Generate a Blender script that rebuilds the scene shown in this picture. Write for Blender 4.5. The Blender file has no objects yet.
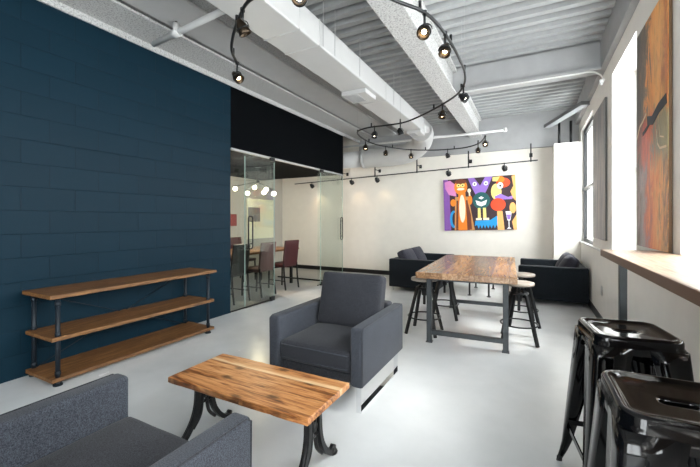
import bpy, bmesh, math, random
from mathutils import Vector, Matrix, noise
random.seed(7)
PI = math.pi
scn = bpy.context.scene
COL = scn.collection

# ------------------------------------------------------------------ helpers
class MB:
    """collects shapes into one mesh"""
    def __init__(self): self.bm = bmesh.new(); self.mi = 0
    def _f(self, vs, smooth=False):
        try:
            f = self.bm.faces.new(vs); f.material_index = self.mi; f.smooth = smooth; return f
        except ValueError: return None
    def box(self, a, b, bev=0.0, rot=None, seg=2):
        t = bmesh.new()
        bmesh.ops.create_cube(t, size=1)
        c = [(a[i]+b[i])/2 for i in range(3)]; s = [abs(b[i]-a[i]) for i in range(3)]
        for v in t.verts: v.co = Vector((v.co.x*s[0], v.co.y*s[1], v.co.z*s[2]))
        if bev > 0:
            bmesh.ops.bevel(t, geom=t.edges[:]+t.verts[:], offset=min(bev, min(s)*.49), segments=seg, affect='EDGES', profile=.5)
        M = Matrix.Translation(c)
        if rot is not None: M = M @ rot
        self._merge(t, M); return self
    def _merge(self, t, M=None, smooth=None):
        mp = {}
        for v in t.verts: mp[v] = self.bm.verts.new(M @ v.co if M else v.co)
        for f in t.faces:
            g = self._f([mp[v] for v in f.verts], f.smooth if smooth is None else smooth)
        t.free()
    def rings(self, rings, closed=True, caps=True, smooth=True, loop=False):
        vr = [[self.bm.verts.new(p) for p in r] for r in rings]
        n = len(rings[0]); m = n if closed else n-1
        L = len(vr) if loop else len(vr)-1
        for i in range(L):
            A, B = vr[i], vr[(i+1) % len(vr)]
            for j in range(m): self._f([A[j], A[(j+1) % n], B[(j+1) % n], B[j]], smooth)
        if caps and not loop and closed:
            self._f(list(reversed(vr[0]))); self._f(vr[-1])
        return self
    def cyl(self, p, q, r, r2=None, n=16, caps=True):
        p, q = Vector(p), Vector(q); r2 = r if r2 is None else r2
        d = (q-p).normalized(); u = d.orthogonal().normalized(); w = d.cross(u)
        R = [[c + (u*math.cos(2*PI*k/n) + w*math.sin(2*PI*k/n))*rr for k in range(n)] for c, rr in ((p, r), (q, r2))]
        return self.rings(R, caps=caps)
    def tube(self, pts, r, n=8, loop=False, flat=None):
        """round tube (or flat bar when flat=(w,t)) along points"""
        P = [Vector(p) for p in pts]; N = len(P); R = []
        up = None
        for i in range(N):
            a = P[(i-1) % N] if (loop or i > 0) else P[i]
            b = P[(i+1) % N] if (loop or i < N-1) else P[i]
            d = (b-a).normalized()
            if up is None:
                up = d.orthogonal().normalized()
            up = (up - d*up.dot(d)).normalized(); w = d.cross(up)
            rr = r[i] if isinstance(r, (list, tuple)) else r
            R.append([P[i] + (up*math.cos(2*PI*k/n) + w*math.sin(2*PI*k/n))*rr for k in range(n)])
        return self.rings(R, loop=loop)
    def bar(self, pts, side, w, t, loop=False):
        """flat bar: side = direction of width"""
        P = [Vector(p) for p in pts]; S = Vector(side).normalized(); R = []; N = len(P)
        for i in range(N):
            a = P[(i-1) % N] if (loop or i > 0) else P[i]
            b = P[(i+1) % N] if (loop or i < N-1) else P[i]
            e1 = (P[i]-a); e2 = (b-P[i])
            d = (b-a).normalized(); nrm = S.cross(d).normalized()
            k = 1.0
            if e1.length > 0 and e2.length > 0:
                c = e1.normalized().dot(e2.normalized()); k = 1/max(.5, math.sqrt((1+c)/2))
            R.append([P[i]+S*w/2+nrm*t/2*k, P[i]-S*w/2+nrm*t/2*k, P[i]-S*w/2-nrm*t/2*k, P[i]+S*w/2-nrm*t/2*k])
        return self.rings(R, loop=loop, smooth=False)
    def lathe(self, prof, c=(0, 0, 0), n=24, M=None):
        R = []
        for r, z in prof:
            ring = [Vector((r*math.cos(2*PI*k/n), r*math.sin(2*PI*k/n), z)) for k in range(n)]
            R.append([(M @ v if M else v)+Vector(c) for v in ring])
        return self.rings(R)
    def prism(self, poly, h, M=None):
        """poly 2D -> extruded along local z by h"""
        M = M or Matrix()
        R = [[M @ Vector((x, y, z)) for x, y in poly] for z in (0, h)]
        return self.rings(R, smooth=False)
    def cushion(self, a, b, puff=.03, n=14, edge=.03, M=None):
        """soft rectangular pad between corners a and b, puffed on its thin axis faces"""
        t = bmesh.new()
        sz = [b[i]-a[i] for i in range(3)]; c = Vector([(a[i]+b[i])/2 for i in range(3)])
        bmesh.ops.create_cube(t, size=1)
        for v in t.verts: v.co = Vector([v.co[i]*sz[i] for i in range(3)])
        bmesh.ops.bevel(t, geom=t.edges[:], offset=edge, segments=3, affect='EDGES', profile=.6)
        bmesh.ops.triangulate(t, faces=[f for f in t.faces if len(f.verts) > 4])
        bmesh.ops.subdivide_edges(t, edges=[e for e in t.edges if e.calc_length() > edge*1.8], cuts=n, use_grid_fill=True)
        ax = sz.index(min(sz))
        o = [i for i in range(3) if i != ax]
        for v in t.verts:
            u = 2*v.co[o[0]]/sz[o[0]]; w = 2*v.co[o[1]]/sz[o[1]]; s = v.co[ax]*2/sz[ax]
            k = max(0, 1-abs(u)**3)*max(0, 1-abs(w)**3)
            v.co[ax] += s*puff*k
            v.co[ax] += .003*noise.noise(v.co*9)
        T = Matrix.Translation(c)
        self._merge(t, (M @ T) if M else T, True); return self
    def build(self, name, mats, parent=None, loc=None, smooth=False):
        me = bpy.data.meshes.new(name)
        bmesh.ops.recalc_face_normals(self.bm, faces=self.bm.faces[:])
        self.bm.to_mesh(me); self.bm.free()
        for m in (mats if isinstance(mats, (list, tuple)) else [mats]): me.materials.append(m)
        o = bpy.data.objects.new(name, me); COL.objects.link(o)
        if parent: o.parent = parent
        if loc: o.location = loc
        return o

def empty(name, label=None, cat=None, loc=(0, 0, 0), rz=0, group=None, kind=None):
    o = bpy.data.objects.new(name, None); COL.objects.link(o); o.empty_display_size = .1
    o.location = loc; o.rotation_euler = (0, 0, rz)
    return tag(o, label, cat, group, kind)
def tag(o, label=None, cat=None, group=None, kind=None):
    if label: o['label'] = label
    if cat: o['category'] = cat
    if group: o['group'] = group
    if kind: o['kind'] = kind
    return o
def struct(name, mb, m, parent=None):
    o = mb.build(name, m, parent)
    if not parent: o['kind'] = 'structure'
    return o
def dup(root, loc, rz=None, label=None):
    def cp(o, par):
        c = o.copy(); COL.objects.link(c)
        if par: c.parent = par; c.matrix_parent_inverse = o.matrix_parent_inverse
        for ch in o.children: cp(ch, c)
        return c
    r = cp(root, None); r.location = loc
    if rz is not None: r.rotation_euler = (0, 0, rz)
    if label: r['label'] = label
    return r
def RX(a): return Matrix.Rotation(a, 4, 'X')
def RY(a): return Matrix.Rotation(a, 4, 'Y')
def RZ(a): return Matrix.Rotation(a, 4, 'Z')
def T(*p): return Matrix.Translation(p)
def catmull(P, n=8, loop=False):
    P = [Vector(p) for p in P]; out = []; N = len(P)
    for i in range(N if loop else N-1):
        g = lambda k: P[k % N] if loop else P[max(0, min(N-1, k))]
        a, b, c, d = g(i-1), g(i), g(i+1), g(i+2)
        for s in range(n):
            t = s/n
            out.append(.5*((2*b)+(c-a)*t+(2*a-5*b+4*c-d)*t*t+(3*b-3*c+d-a)*t**3))
    if not loop: out.append(P[-1])
    return out

# ------------------------------------------------------------------ materials
def newmat(name):
    m = bpy.data.materials.new(name); m.use_nodes = True
    nt = m.node_tree; b = nt.nodes['Principled BSDF']
    return m, nt, b
def srgb(r, g, b):
    f = lambda c: c/12.92 if c <= .04045 else ((c+.055)/1.055)**2.4
    return (f(r/255), f(g/255), f(b/255), 1)
def N(nt, t, **kw):
    n = nt.nodes.new(t)
    for k, v in kw.items(): setattr(n, k, v)
    return n
def ramp(nt, src, stops):
    r = N(nt, 'ShaderNodeValToRGB'); e = r.color_ramp.elements
    while len(e) < len(stops): e.new(.5)
    for i, (p, c) in enumerate(stops): e[i].position = p; e[i].color = c
    nt.links.new(src, r.inputs[0]); return r
def noise_n(nt, vec, scale, detail=4, rough=.5, dist=0):
    n = N(nt, 'ShaderNodeTexNoise'); n.inputs['Scale'].default_value = scale
    n.inputs['Detail'].default_value = detail; n.inputs['Roughness'].default_value = rough
    n.inputs['Distortion'].default_value = dist
    if vec is not None: nt.links.new(vec, n.inputs['Vector'])
    return n
def bump(nt, b, h, s, d=.01, inv=False):
    n = N(nt, 'ShaderNodeBump', invert=inv); n.inputs['Strength'].default_value = s; n.inputs['Distance'].default_value = d
    nt.links.new(h, n.inputs['Height']); nt.links.new(n.outputs[0], b.inputs['Normal']); return n
def plain(name, c, rough=.5, metal=0, spec=.5, var=.06, nscale=6, bmp=0, bscale=80, coat=0):
    m, nt, b = newmat(name)
    tc = N(nt, 'ShaderNodeTexCoord')
    n = noise_n(nt, tc.outputs['Object'], nscale, 3)
    lo = tuple(x*(1-var) for x in c[:3])+(1,); hi = tuple(min(1, x*(1+var)) for x in c[:3])+(1,)
    r = ramp(nt, n.outputs['Fac'], [(.3, lo), (.7, hi)])
    nt.links.new(r.outputs[0], b.inputs['Base Color'])
    b.inputs['Roughness'].default_value = rough; b.inputs['Metallic'].default_value = metal
    b.inputs['Specular IOR Level'].default_value = spec; b.inputs['Coat Weight'].default_value = coat
    if bmp:
        n2 = noise_n(nt, tc.outputs['Object'], bscale, 5, .65); bump(nt, b, n2.outputs['Fac'], bmp, .004)
    return m
def emit(name, c, s):
    m, nt, b = newmat(name); b.inputs['Emission Color'].default_value = c; b.inputs['Emission Strength'].default_value = s
    b.inputs['Base Color'].default_value = c; return m
def fabric(name, c1, c2, sc=260):
    m, nt, b = newmat(name); tc = N(nt, 'ShaderNodeTexCoord')
    n = noise_n(nt, tc.outputs['Object'], sc, 3, .7); n2 = noise_n(nt, tc.outputs['Object'], 5, 3)
    r = ramp(nt, n.outputs['Fac'], [(.36, c1), (.64, c2)])
    mx = N(nt, 'ShaderNodeMix', data_type='RGBA', blend_type='MULTIPLY'); mx.inputs[0].default_value = .35
    nt.links.new(r.outputs[0], mx.inputs[6]); nt.links.new(n2.outputs['Fac'], mx.inputs[7])
    g = N(nt, 'ShaderNodeMix', data_type='RGBA', blend_type='MULTIPLY'); g.inputs[0].default_value = 0
    nt.links.new(mx.outputs[2], b.inputs['Base Color'])
    b.inputs['Roughness'].default_value = .95; b.inputs['Specular IOR Level'].default_value = .2
    b.inputs['Sheen Weight'].default_value = .08; b.inputs['Sheen Roughness'].default_value = .5
    bump(nt, b, n.outputs['Fac'], .35, .002); return m
def wood(name, stops, plank=.11, axis='X', rough=.45, grain=1.0, streak=None, knots=True, seed=0, light=0):
    """planks run along axis; stops = grain ramp"""
    m, nt, b = newmat(name); tc = N(nt, 'ShaderNodeTexCoord'); L = nt.links.new
    sp = N(nt, 'ShaderNodeSeparateXYZ'); L(tc.outputs['Object'], sp.inputs[0])
    al, ac = (('X', 'Y') if axis == 'X' else ('Y', 'X'))
    def mth(op, a, b_=None, c=None):
        n = N(nt, 'ShaderNodeMath', operation=op)
        for i, v in enumerate((a, b_, c)):
            if v is None: continue
            if isinstance(v, (int, float)): n.inputs[i].default_value = v
            else: L(v, n.inputs[i])
        return n.outputs[0]
    wob = noise_n(nt, tc.outputs['Object'], 1.2, 2)
    q = mth('ADD', mth('DIVIDE', sp.outputs[ac], plank), mth('MULTIPLY', mth('SUBTRACT', wob.outputs['Fac'], .5), .12))
    q = mth('ADD', q, 100.37+seed)
    idx = mth('FLOOR', q); fr = mth('FRACT', q)
    wn = N(nt, 'ShaderNodeTexWhiteNoise', noise_dimensions='1D'); L(mth('ADD', idx, seed*3.7), wn.inputs['W'])
    cb = N(nt, 'ShaderNodeCombineXYZ')
    L(mth('ADD', mth('MULTIPLY', sp.outputs[al], 1.4), mth('MULTIPLY', wn.outputs['Value'], 37)), cb.inputs[0])
    L(mth('MULTIPLY', sp.outputs[ac], 16), cb.inputs[1]); L(mth('MULTIPLY', sp.outputs['Z'], 16), cb.inputs[2])
    g1 = noise_n(nt, cb.outputs[0], 1.6*grain, 8, .62, 1.6)
    g2 = noise_n(nt, cb.outputs[0], 9*grain, 5, .6, .4)
    f = mth('ADD', mth('MULTIPLY', g1.outputs['Fac'], .7), mth('MULTIPLY', g2.outputs['Fac'], .3))
    f = mth('ADD', f, mth('MULTIPLY', mth('SUBTRACT', wn.outputs['Value'], .5), .11))
    r = ramp(nt, f, stops); colr = r.outputs[0]
    if knots:
        kv = N(nt, 'ShaderNodeCombineXYZ'); L(mth('MULTIPLY', sp.outputs[al], 2.2), kv.inputs[0]); L(mth('MULTIPLY', sp.outputs[ac], 5), kv.inputs[1])
        v = N(nt, 'ShaderNodeTexVoronoi', voronoi_dimensions='2D'); v.inputs['Scale'].default_value = 1.3; L(kv.outputs[0], v.inputs['Vector'])
        kr = ramp(nt, mth('ADD', v.outputs['Distance'], mth('MULTIPLY', mth('SUBTRACT', g2.outputs['Fac'], .5), .25)), [(.05, (1, 1, 1, 1)), (.15, (0, 0, 0, 1))])
        mk = N(nt, 'ShaderNodeMix', data_type='RGBA'); L(mth('MULTIPLY', kr.outputs[0], .75), mk.inputs[0])
        L(colr, mk.inputs[6]); mk.inputs[7].default_value = tuple(x*.45 for x in stops[0][1][:3])+(1,); colr = mk.outputs[2]
    if streak:
        sr = ramp(nt, mth('ADD', fr, mth('MULTIPLY', mth('SUBTRACT', g1.outputs['Fac'], .5), .9)), [(0, (1, 1, 1, 1)), (.14, (1, 1, 1, 1)), (.26, (0, 0, 0, 1)), (1, (0, 0, 0, 1))])
        gate = mth('GREATER_THAN', wn.outputs['Value'], .35)
        ms = N(nt, 'ShaderNodeMix', data_type='RGBA'); L(mth('MULTIPLY', mth('MULTIPLY', sr.outputs[0], gate), .8), ms.inputs[0])
        L(colr, ms.inputs[6]); ms.inputs[7].default_value = streak; colr = ms.outputs[2]
    gap = ramp(nt, fr, [(0, (.25, .25, .25, 1)), (.018, (1, 1, 1, 1)), (.985, (1, 1, 1, 1)), (1, (.3, .3, .3, 1))])
    mg = N(nt, 'ShaderNodeMix', data_type='RGBA', blend_type='MULTIPLY'); mg.inputs[0].default_value = .8
    L(colr, mg.inputs[6]); L(gap.outputs[0], mg.inputs[7])
    L(mg.outputs[2], b.inputs['Base Color']); b.inputs['Roughness'].default_value = rough
    bump(nt, b, g2.outputs['Fac'], .15, .002); return m
def glass(name, tint=(.86, .95, .92, 1), refl=1.0):
    m = bpy.data.materials.new(name); m.use_nodes = True; nt = m.node_tree; nt.nodes.clear(); L = nt.links.new
    o = N(nt, 'ShaderNodeOutputMaterial'); mx = N(nt, 'ShaderNodeMixShader'); tr = N(nt, 'ShaderNodeBsdfTransparent')
    gl = N(nt, 'ShaderNodeBsdfGlossy'); gl.inputs['Roughness'].default_value = .02; fr = N(nt, 'ShaderNodeFresnel'); fr.inputs[0].default_value = 1.45
    ml = N(nt, 'ShaderNodeMath', operation='MULTIPLY'); ml.inputs[1].default_value = refl
    tr.inputs[0].default_value = tint
    ge = N(nt, 'ShaderNodeNewGeometry'); io = N(nt, 'ShaderNodeMix', data_type='FLOAT'); L(ge.outputs['Backfacing'], io.inputs[0])
    io.inputs[2].default_value = 1.45; io.inputs[3].default_value = 1/1.45; L(io.outputs[0], fr.inputs[0])
    L(fr.outputs[0], ml.inputs[0]); L(ml.outputs[0], mx.inputs[0]); L(tr.outputs[0], mx.inputs[1]); L(gl.outputs[0], mx.inputs[2]); L(mx.outputs[0], o.inputs[0])
    return m

def block_wall():
    m, nt, b = newmat('navy_painted_block'); L = nt.links.new
    tc = N(nt, 'ShaderNodeTexCoord'); sp = N(nt, 'ShaderNodeSeparateXYZ'); L(tc.outputs['Object'], sp.inputs[0])
    cb = N(nt, 'ShaderNodeCombineXYZ'); ad = N(nt, 'ShaderNodeMath', operation='ADD'); ad.inputs[1].default_value = .215+.406*20
    L(sp.outputs['Y'], ad.inputs[0]); L(ad.outputs[0], cb.inputs[0]); L(sp.outputs['Z'], cb.inputs[1])
    br = N(nt, 'ShaderNodeTexBrick', offset=.5, offset_frequency=2)
    for k, v in (('Scale', 1), ('Brick Width', .406), ('Row Height', .203), ('Mortar Size', .004), ('Mortar Smooth', .6), ('Bias', 0)): br.inputs[k].default_value = v
    br.inputs['Color1'].default_value = (.0026, .0158, .0275, 1); br.inputs['Color2'].default_value = (.0030, .0176, .0305, 1); br.inputs['Mortar'].default_value = (.0019, .0118, .0200, 1)
    L(cb.outputs[0], br.inputs['Vector']); L(br.outputs['Color'], b.inputs['Base Color'])
    n = noise_n(nt, tc.outputs['Object'], 55, 6, .7); n2 = noise_n(nt, tc.outputs['Object'], 3, 3)
    a = N(nt, 'ShaderNodeMath', operation='MULTIPLY_ADD'); L(n.outputs['Fac'], a.inputs[0]); a.inputs[1].default_value = .18
    iv = N(nt, 'ShaderNodeMath', operation='SUBTRACT'); iv.inputs[0].default_value = 1; L(br.outputs['Fac'], iv.inputs[1]); L(iv.outputs[0], a.inputs[2])
    a2 = N(nt, 'ShaderNodeMath', operation='MULTIPLY_ADD'); L(n2.outputs['Fac'], a2.inputs[0]); a2.inputs[1].default_value = .5; L(a.outputs[0], a2.inputs[2])
    bump(nt, b, a2.outputs[0], .5, .005)
    b.inputs['Roughness'].default_value = .5; b.inputs['Specular IOR Level'].default_value = .12; return m
def speckle(name, c, dark=.45, amt=.5, sc=30):
    m, nt, b = newmat(name); tc = N(nt, 'ShaderNodeTexCoord')
    n = noise_n(nt, tc.outputs['Object'], sc, 6, .75)
    d = tuple(x*dark for x in c[:3])+(1,)
    r = ramp(nt, n.outputs['Fac'], [(.38, d), (.38+.14*amt, c)]); nt.links.new(r.outputs[0], b.inputs['Base Color'])
    b.inputs['Roughness'].default_value = .9; bump(nt, b, n.outputs['Fac'], .8, .008); return m
def floor_mat(name, c, c2, rough, sc=2.5, bs=30):
    m, nt, b = newmat(name); tc = N(nt, 'ShaderNodeTexCoord')
    n = noise_n(nt, tc.outputs['Object'], sc, 6, .6); r = ramp(nt, n.outputs['Fac'], [(.3, c), (.7, c2)])
    nt.links.new(r.outputs[0], b.inputs['Base Color'])
    rr = N(nt, 'ShaderNodeMapRange'); rr.inputs[3].default_value = rough-.06; rr.inputs[4].default_value = rough+.1
    nt.links.new(n.outputs['Fac'], rr.inputs[0]); nt.links.new(rr.outputs[0], b.inputs['Roughness'])
    n2 = noise_n(nt, tc.outputs['Object'], 1.3, 3); bump(nt, b, n2.outputs['Fac'], .12, .02)
    return m

M = {}
M['navy'] = block_wall()
M['floor'] = floor_mat('pale_grey_epoxy_floor', (.60, .62, .625, 1), (.67, .685, .69, 1), .22)
M['carpet'] = floor_mat('grey_room_floor', (.30, .30, .285, 1), (.44, .44, .42, 1), .5, 40)
M['white_wall'] = plain('warm_white_wall_paint', (.80, .765, .70, 1), .7, var=.02, bmp=.05)
M['beige_wall'] = plain('window_wall_paint', (.84, .81, .765, 1), .7, var=.02, bmp=.05)
M['meet_wall'] = plain('greige_wall_paint', (.42, .39, .34, 1), .7, var=.02)
M['black_paint'] = plain('black_bulkhead_paint', (.0012, .0018, .0026, 1), .85, spec=.06)
M['ceil_white'] = plain('white_painted_steel', (.62, .625, .62, 1), .6, var=.03, bmp=.1)
M['ceil_smooth'] = plain('smooth_grey_white_steel', (.46, .46, .455, 1), .7, var=.04, nscale=3, bmp=.3, bscale=60)
M['ceil_grey'] = plain('grey_painted_steel', (.36, .365, .368, 1), .7, var=.05, bmp=.3)
M['deck'] = plain('painted_metal_decking', (.33, .34, .342, 1), .55, var=.05, nscale=14)
M['spray'] = speckle('sprayed_fireproofing', (.55, .55, .54, 1), .45, 1.0, 60)
M['spray_grey'] = speckle('grey_sprayed_soffit', (.38, .38, .375, 1), .5, .9, 60)
M['duct'] = plain('white_painted_duct', (.47, .47, .465, 1), .45, var=.02)
M['fabric'] = fabric('charcoal_blue_melange_fabric', (.012, .013, .017, 1), (.062, .065, .077, 1), 240)
M['fabric_light'] = fabric('blue_grey_melange_fabric', (.018, .021, .028, 1), (.088, .097, .118, 1), 240)
M['fabric_dark'] = fabric('dark_charcoal_sofa_fabric', (.004, .007, .010, 1), (.014, .019, .025, 1), 120)
M['fabric_cush'] = fabric('grey_violet_cushion_fabric', (.020, .021, .030, 1), (.055, .055, .072, 1), 120)
M['chrome'] = plain('polished_chrome', (.82, .83, .85, 1), .08, 1, var=.01)
M['iron'] = plain('dark_cast_iron', (.020, .020, .021, 1), .38, .6, var=.3, nscale=30, bmp=.2)
M['blue_iron'] = plain('blue_black_pipe_steel', (.008, .013, .019, 1), .5, .1, .3, var=.2)
M['grey_steel'] = plain('grey_steel_table_frame', (.045, .052, .056, 1), .42, .4, var=.15)
M['gloss_black'] = plain('glossy_black_metal', (.0025, .0025, .003, 1), .10, 0, .32, var=.2, coat=0)
M['black_metal'] = plain('satin_black_metal', (.009, .010, .011, 1), .4, .3, var=.2)
M['bronze'] = plain('dark_bronze_lamp_housing', (.05, .036, .024, 1), .3, .9, var=.2)
M['rubber'] = plain('black_rubber', (.01, .01, .01, 1), .8)
M['leather_red'] = plain('oxblood_leather', (.045, .007, .008, 1), .4, var=.15, bmp=.1)
M['leather_brown'] = plain('dusky_brown_leather', (.120, .060, .055, 1), .45, var=.15, bmp=.1)
M['leather_black'] = plain('black_leather', (.012, .011, .011, 1), .4, var=.15)
M['glass'] = glass('clear_partition_glass', (.955, .985, .97, 1))
M['glass_edge'] = plain('pale_green_glass_edge', (.30, .40, .36, 1), .15)
M['winglass'] = glass('window_glass', (.97, .98, .98, 1), .8)
M['bulb'] = emit('warm_glowing_bulb', (1, .80, .52, 1), 14)
M['bulb_off'] = emit('soft_spot_lens', (1, .86, .68, 1), 7)
M['globe'] = emit('frosted_globe_bulb', (1, .87, .70, 1), 6)
w = lambda *a: srgb(*a)
M['shelf_wood'] = wood('brown_shelf_wood', [(.28, w(66, 42, 20)), (.45, w(108, 72, 38)), (.58, w(138, 98, 56)), (.75, w(168, 126, 80))], .2, 'Y', .6, 1.3, knots=False)
M['coffee_wood'] = wood('golden_rustic_slab_wood', [(.30, w(70, 36, 16)), (.40, w(132, 78, 38)), (.49, w(184, 124, 72)), (.60, w(206, 152, 100)), (.74, w(226, 188, 142))], .155, 'X', .4, .9, streak=w(228, 196, 152), seed=6)
M['table_wood'] = wood('honey_plank_table_wood', [(.25, w(78, 54, 36)), (.42, w(124, 92, 64)), (.54, w(156, 120, 86)), (.72, w(192, 156, 120))], .16, 'Y', .25, .8, seed=5, knots=False)
M['counter_wood'] = wood('washed_counter_wood', [(.22, w(92, 66, 46)), (.4, w(142, 114, 92)), (.55, w(178, 154, 132)), (.75, w(206, 186, 164))], .14, 'Y', .42, .9, seed=1, knots=False)
M['stool_wood'] = wood('pale_grey_stool_wood', [(.25, w(110, 100, 90)), (.5, w(160, 150, 138)), (.8, w(190, 182, 170))], .12, 'X', .5, 1, knots=False)
M['meeting_wood'] = wood('brown_meeting_table_wood', [(.25, w(80, 52, 30)), (.5, w(128, 88, 54)), (.8, w(160, 118, 80))], .14, 'Y', .4, 1, knots=False)
def flat(name, r, g, b, rough=.5): return plain(name, srgb(r, g, b), rough, var=.04, nscale=10)

# ------------------------------------------------------------------ room shell
XL, XR, YB, YF = -3.87, .80, 8.15, -3.2
ZD = 3.50         # underside of metal decking
XM = -6.35        # far wall of the meeting room
struct('floor', MB().box((XL, YF, -.12), (1.1, YB, 0)), M['floor'])
struct('floor', MB().box((XM-.2, .8, -.12), (XL, YB, 0)), M['carpet'])
struct('wall_left', MB().box((XL-.2, YF, 0), (XL, 3.77, 3.34)), M['navy'])
struct('wall_back', MB().box((XM-.2, YB, 0), (1.1, YB+.2, 3.6)), M['white_wall'])
struct('wall_meeting_left', MB().box((XM-.2, .8, 0), (XM, YB, 3.6)), M['meet_wall'])
struct('wall_meeting_front', MB().box((XM-.2, .6, 0), (XL-.2, .8, 3.6)), M['white_wall'])
# black bulkhead above the glass and black dropped ceiling of the meeting room
struct('wall_left_bulkhead', MB().box((XL-.16, 3.77, 2.38), (XL, 7.2, 3.34)), M['black_paint'])
struct('ceiling_meeting', MB().box((XM, .8, 2.38), (XL-.16, 7.2, 2.5)).box((XM, 7.04, 2.5), (XL-.16, 7.2, 3.34)), M['black_paint'])
# right wall: low wall, piers, head, with openings
W = [(6.30, 7.72), (3.84, 4.88), (1.75, 2.82), (-.55, .65), (-2.6, -1.5)]
mb = MB(); mb.box((XR, YF, 0), (XR+.30, YB, .93)); mb.box((XR, YF, 2.97), (XR+.30, YB, 3.6))
ys = [YB]+[v for a, b in W for v in (b, a)]+[YF]
for i in range(0, len(ys), 2): mb.box((XR, ys[i+1], .93), (XR+.30, ys[i], 2.97))
struct('wall_right', mb, M['beige_wall'])
struct('wall_right_column', MB().box((.37, 7.72, 0), (XR, YB, 2.78)), M['white_wall'])
# white sill boards
sb = MB()
for a, b in W[:1]: sb.box((XR-.02, a-.9, .93), (XR+.20, b, .955), .004)
struct('trim_1', sb, M['ceil_white'])
# front wall behind the viewer with an added unseen opening, sized for frontal fill daylight
mb = MB(); mb.box((XL-.2, YF-.2, 0), (1.1, YF, .3)); mb.box((XL-.2, YF-.2, 2.9), (1.1, YF, 3.6))
mb.box((XL-.2, YF-.2, .3), (-1.0, YF, 2.9)); mb.box((.6, YF-.2, .3), (1.1, YF, 2.9))
struct('wall_front', mb, M['beige_wall'])
# window frames
def window(n, x, y0, y1, z0, z1, mid=True):
    r = empty('window_%d' % n, kind='structure'); f = .07
    m = MB(); m.box((x, y0, z0), (x+.05, y1, z0+f)).box((x, y0, z1-f), (x+.05, y1, z1)).box((x, y0, z0), (x+.05, y0+f, z1)).box((x, y1-f, z0), (x+.05, y1, z1))
    if mid: m.box((x-.015, y0, (z0+z1)/2-.09), (x+.05, y1, (z0+z1)/2-.04))
    m.build('window_frame', M['black_metal'], r)
    MB().box((x+.02, y0+.02, z0+.02), (x+.026, y1-.02, z1-.02)).build('window_pane', M['winglass'], r)
    return r
for i, (a, b) in enumerate(W): window(i+1, XR+(.04 if i == 0 else .23), a, b, .94, 2.97, True)
r = empty('window_%d' % (len(W)+1), kind='structure')  # glazing of the added opening behind the viewer, lets in fill light
m = MB()
for x in (-1.0, -.22, .555): m.box((x, YF-.12, .3), (x+.045, YF-.06, 2.9))
m.box((-1.0, YF-.12, .3), (.6, YF-.06, .345)).box((-1.0, YF-.12, 2.855), (.6, YF-.06, 2.9))
m.build('window_frame', M['black_metal'], r)
MB().box((-.98, YF-.095, .32), (.58, YF-.089, 2.88)).build('window_pane', M['winglass'], r)
# baseboards
struct('baseboard_back', MB().box((XM, YB-.015, 0), (.37, YB, .10), .003), M['black_metal'])
struct('baseboard_right', MB().box((XR-.015, YF, 0), (XR, 7.72, .10), .003), M['black_metal'])
struct('baseboard_meeting', MB().box((XM, .8, 0), (XM+.015, YB, .10), .003), M['black_metal'])
struct('trim_2', MB().box((-5.3, 6.62, 0), (-4.02, 6.65, .03)), M['black_metal'])

# ceiling: corrugated decking, soffits and bulkheads
mb = MB(); x0, x1 = -2.6, .95; p = .18; y = YF
prof = []
while y < YB:
    prof += [(y, ZD), (y+.07, ZD), (y+.095, ZD+.06), (y+.155, ZD+.06)]; y += p
prof.append((y, ZD))
vs = [[mb.bm.verts.new((x, yy, zz)) for yy, zz in prof] for x in (x0, x1)]
for i in range(len(prof)-1): mb._f([vs[0][i], vs[0][i+1], vs[1][i+1], vs[1][i]])
struct('ceiling', mb, M['deck'])
struct('ceiling_roof_slab', MB().box((XM-.2, YF-.2, 3.60), (1.1, YB+.2, 3.8)), M['ceil_grey'])
struct('ceiling_soffit_left', MB().box((XL-.2, YF, 3.40), (-2.3, YB, 3.6)), M['spray_grey'])
struct('trim_4', MB().box((-3.38, YF, 3.37), (-2.86, YB-.1, 3.40), .01), M['ceil_smooth'])
struct('ceiling_bulkhead_back', MB().box((XL, YB-.10, 2.80), (XR, YB, 3.6)), M['ceil_grey'])
struct('ceiling_bulkhead_right', MB().box((XR-.06, YF, 3.17), (1.1, YB-.1, 3.6)), M['ceil_grey'])
# edge beam along the left wall
m = MB(); m.box((XL-.02, YF, 3.335), (-3.40, YB-.1, 3.36), .004).box((XL+.10, YF, 3.36), (XL+.14, YB-.1, 3.42))
m.box((XL-.0, YF, 3.27), (XL+.02, YB-.1, 3.335))
o = m.build('ceiling_beam', M['spray']); tag(o, 'pale speckled steel edge beam running along the top of the navy block wall', 'beam', 'steel ceiling beams')
# main lengthwise beam
m = MB(); m.box((-1.20, YF, 3.12), (-.95, YB-.1, 3.145), .006).box((-1.12, YF, 3.145), (-1.02, YB-.1, 3.50))
m.box((-1.21, YF, 3.46), (-.96, YB-.1, 3.50))
o = m.build('ceiling_beam', M['spray']); tag(o, 'rough white fireproofed beam running lengthwise down the middle of the ceiling', 'beam', 'steel ceiling beams')
m = MB(); m.box((-1.02, 5.22, 3.18), (XR-.06, 5.26, 3.50)); m.build
m.box((-.96, 5.15, 3.145), (XR-.06, 5.33, 3.18), .004)
o = m.build('ceiling_beam', M['ceil_grey']); tag(o, 'grey cross beam spanning from the middle beam to the window wall', 'beam', 'steel ceiling beams')
m = MB(); m.tube(catmull([(-1.0, 5.12, 3.12), (-.3, 5.12, 3.12), (.4, 5.12, 3.12), (.62, 5.12, 3.12), (.72, 5.14, 3.08), (.77, 5.15, 3.0)], 6), .009)
tag(m.build('conduit', M['ceil_white']), 'thin white conduit run under the cross beam, bending down at the window wall', 'pipe')

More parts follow.
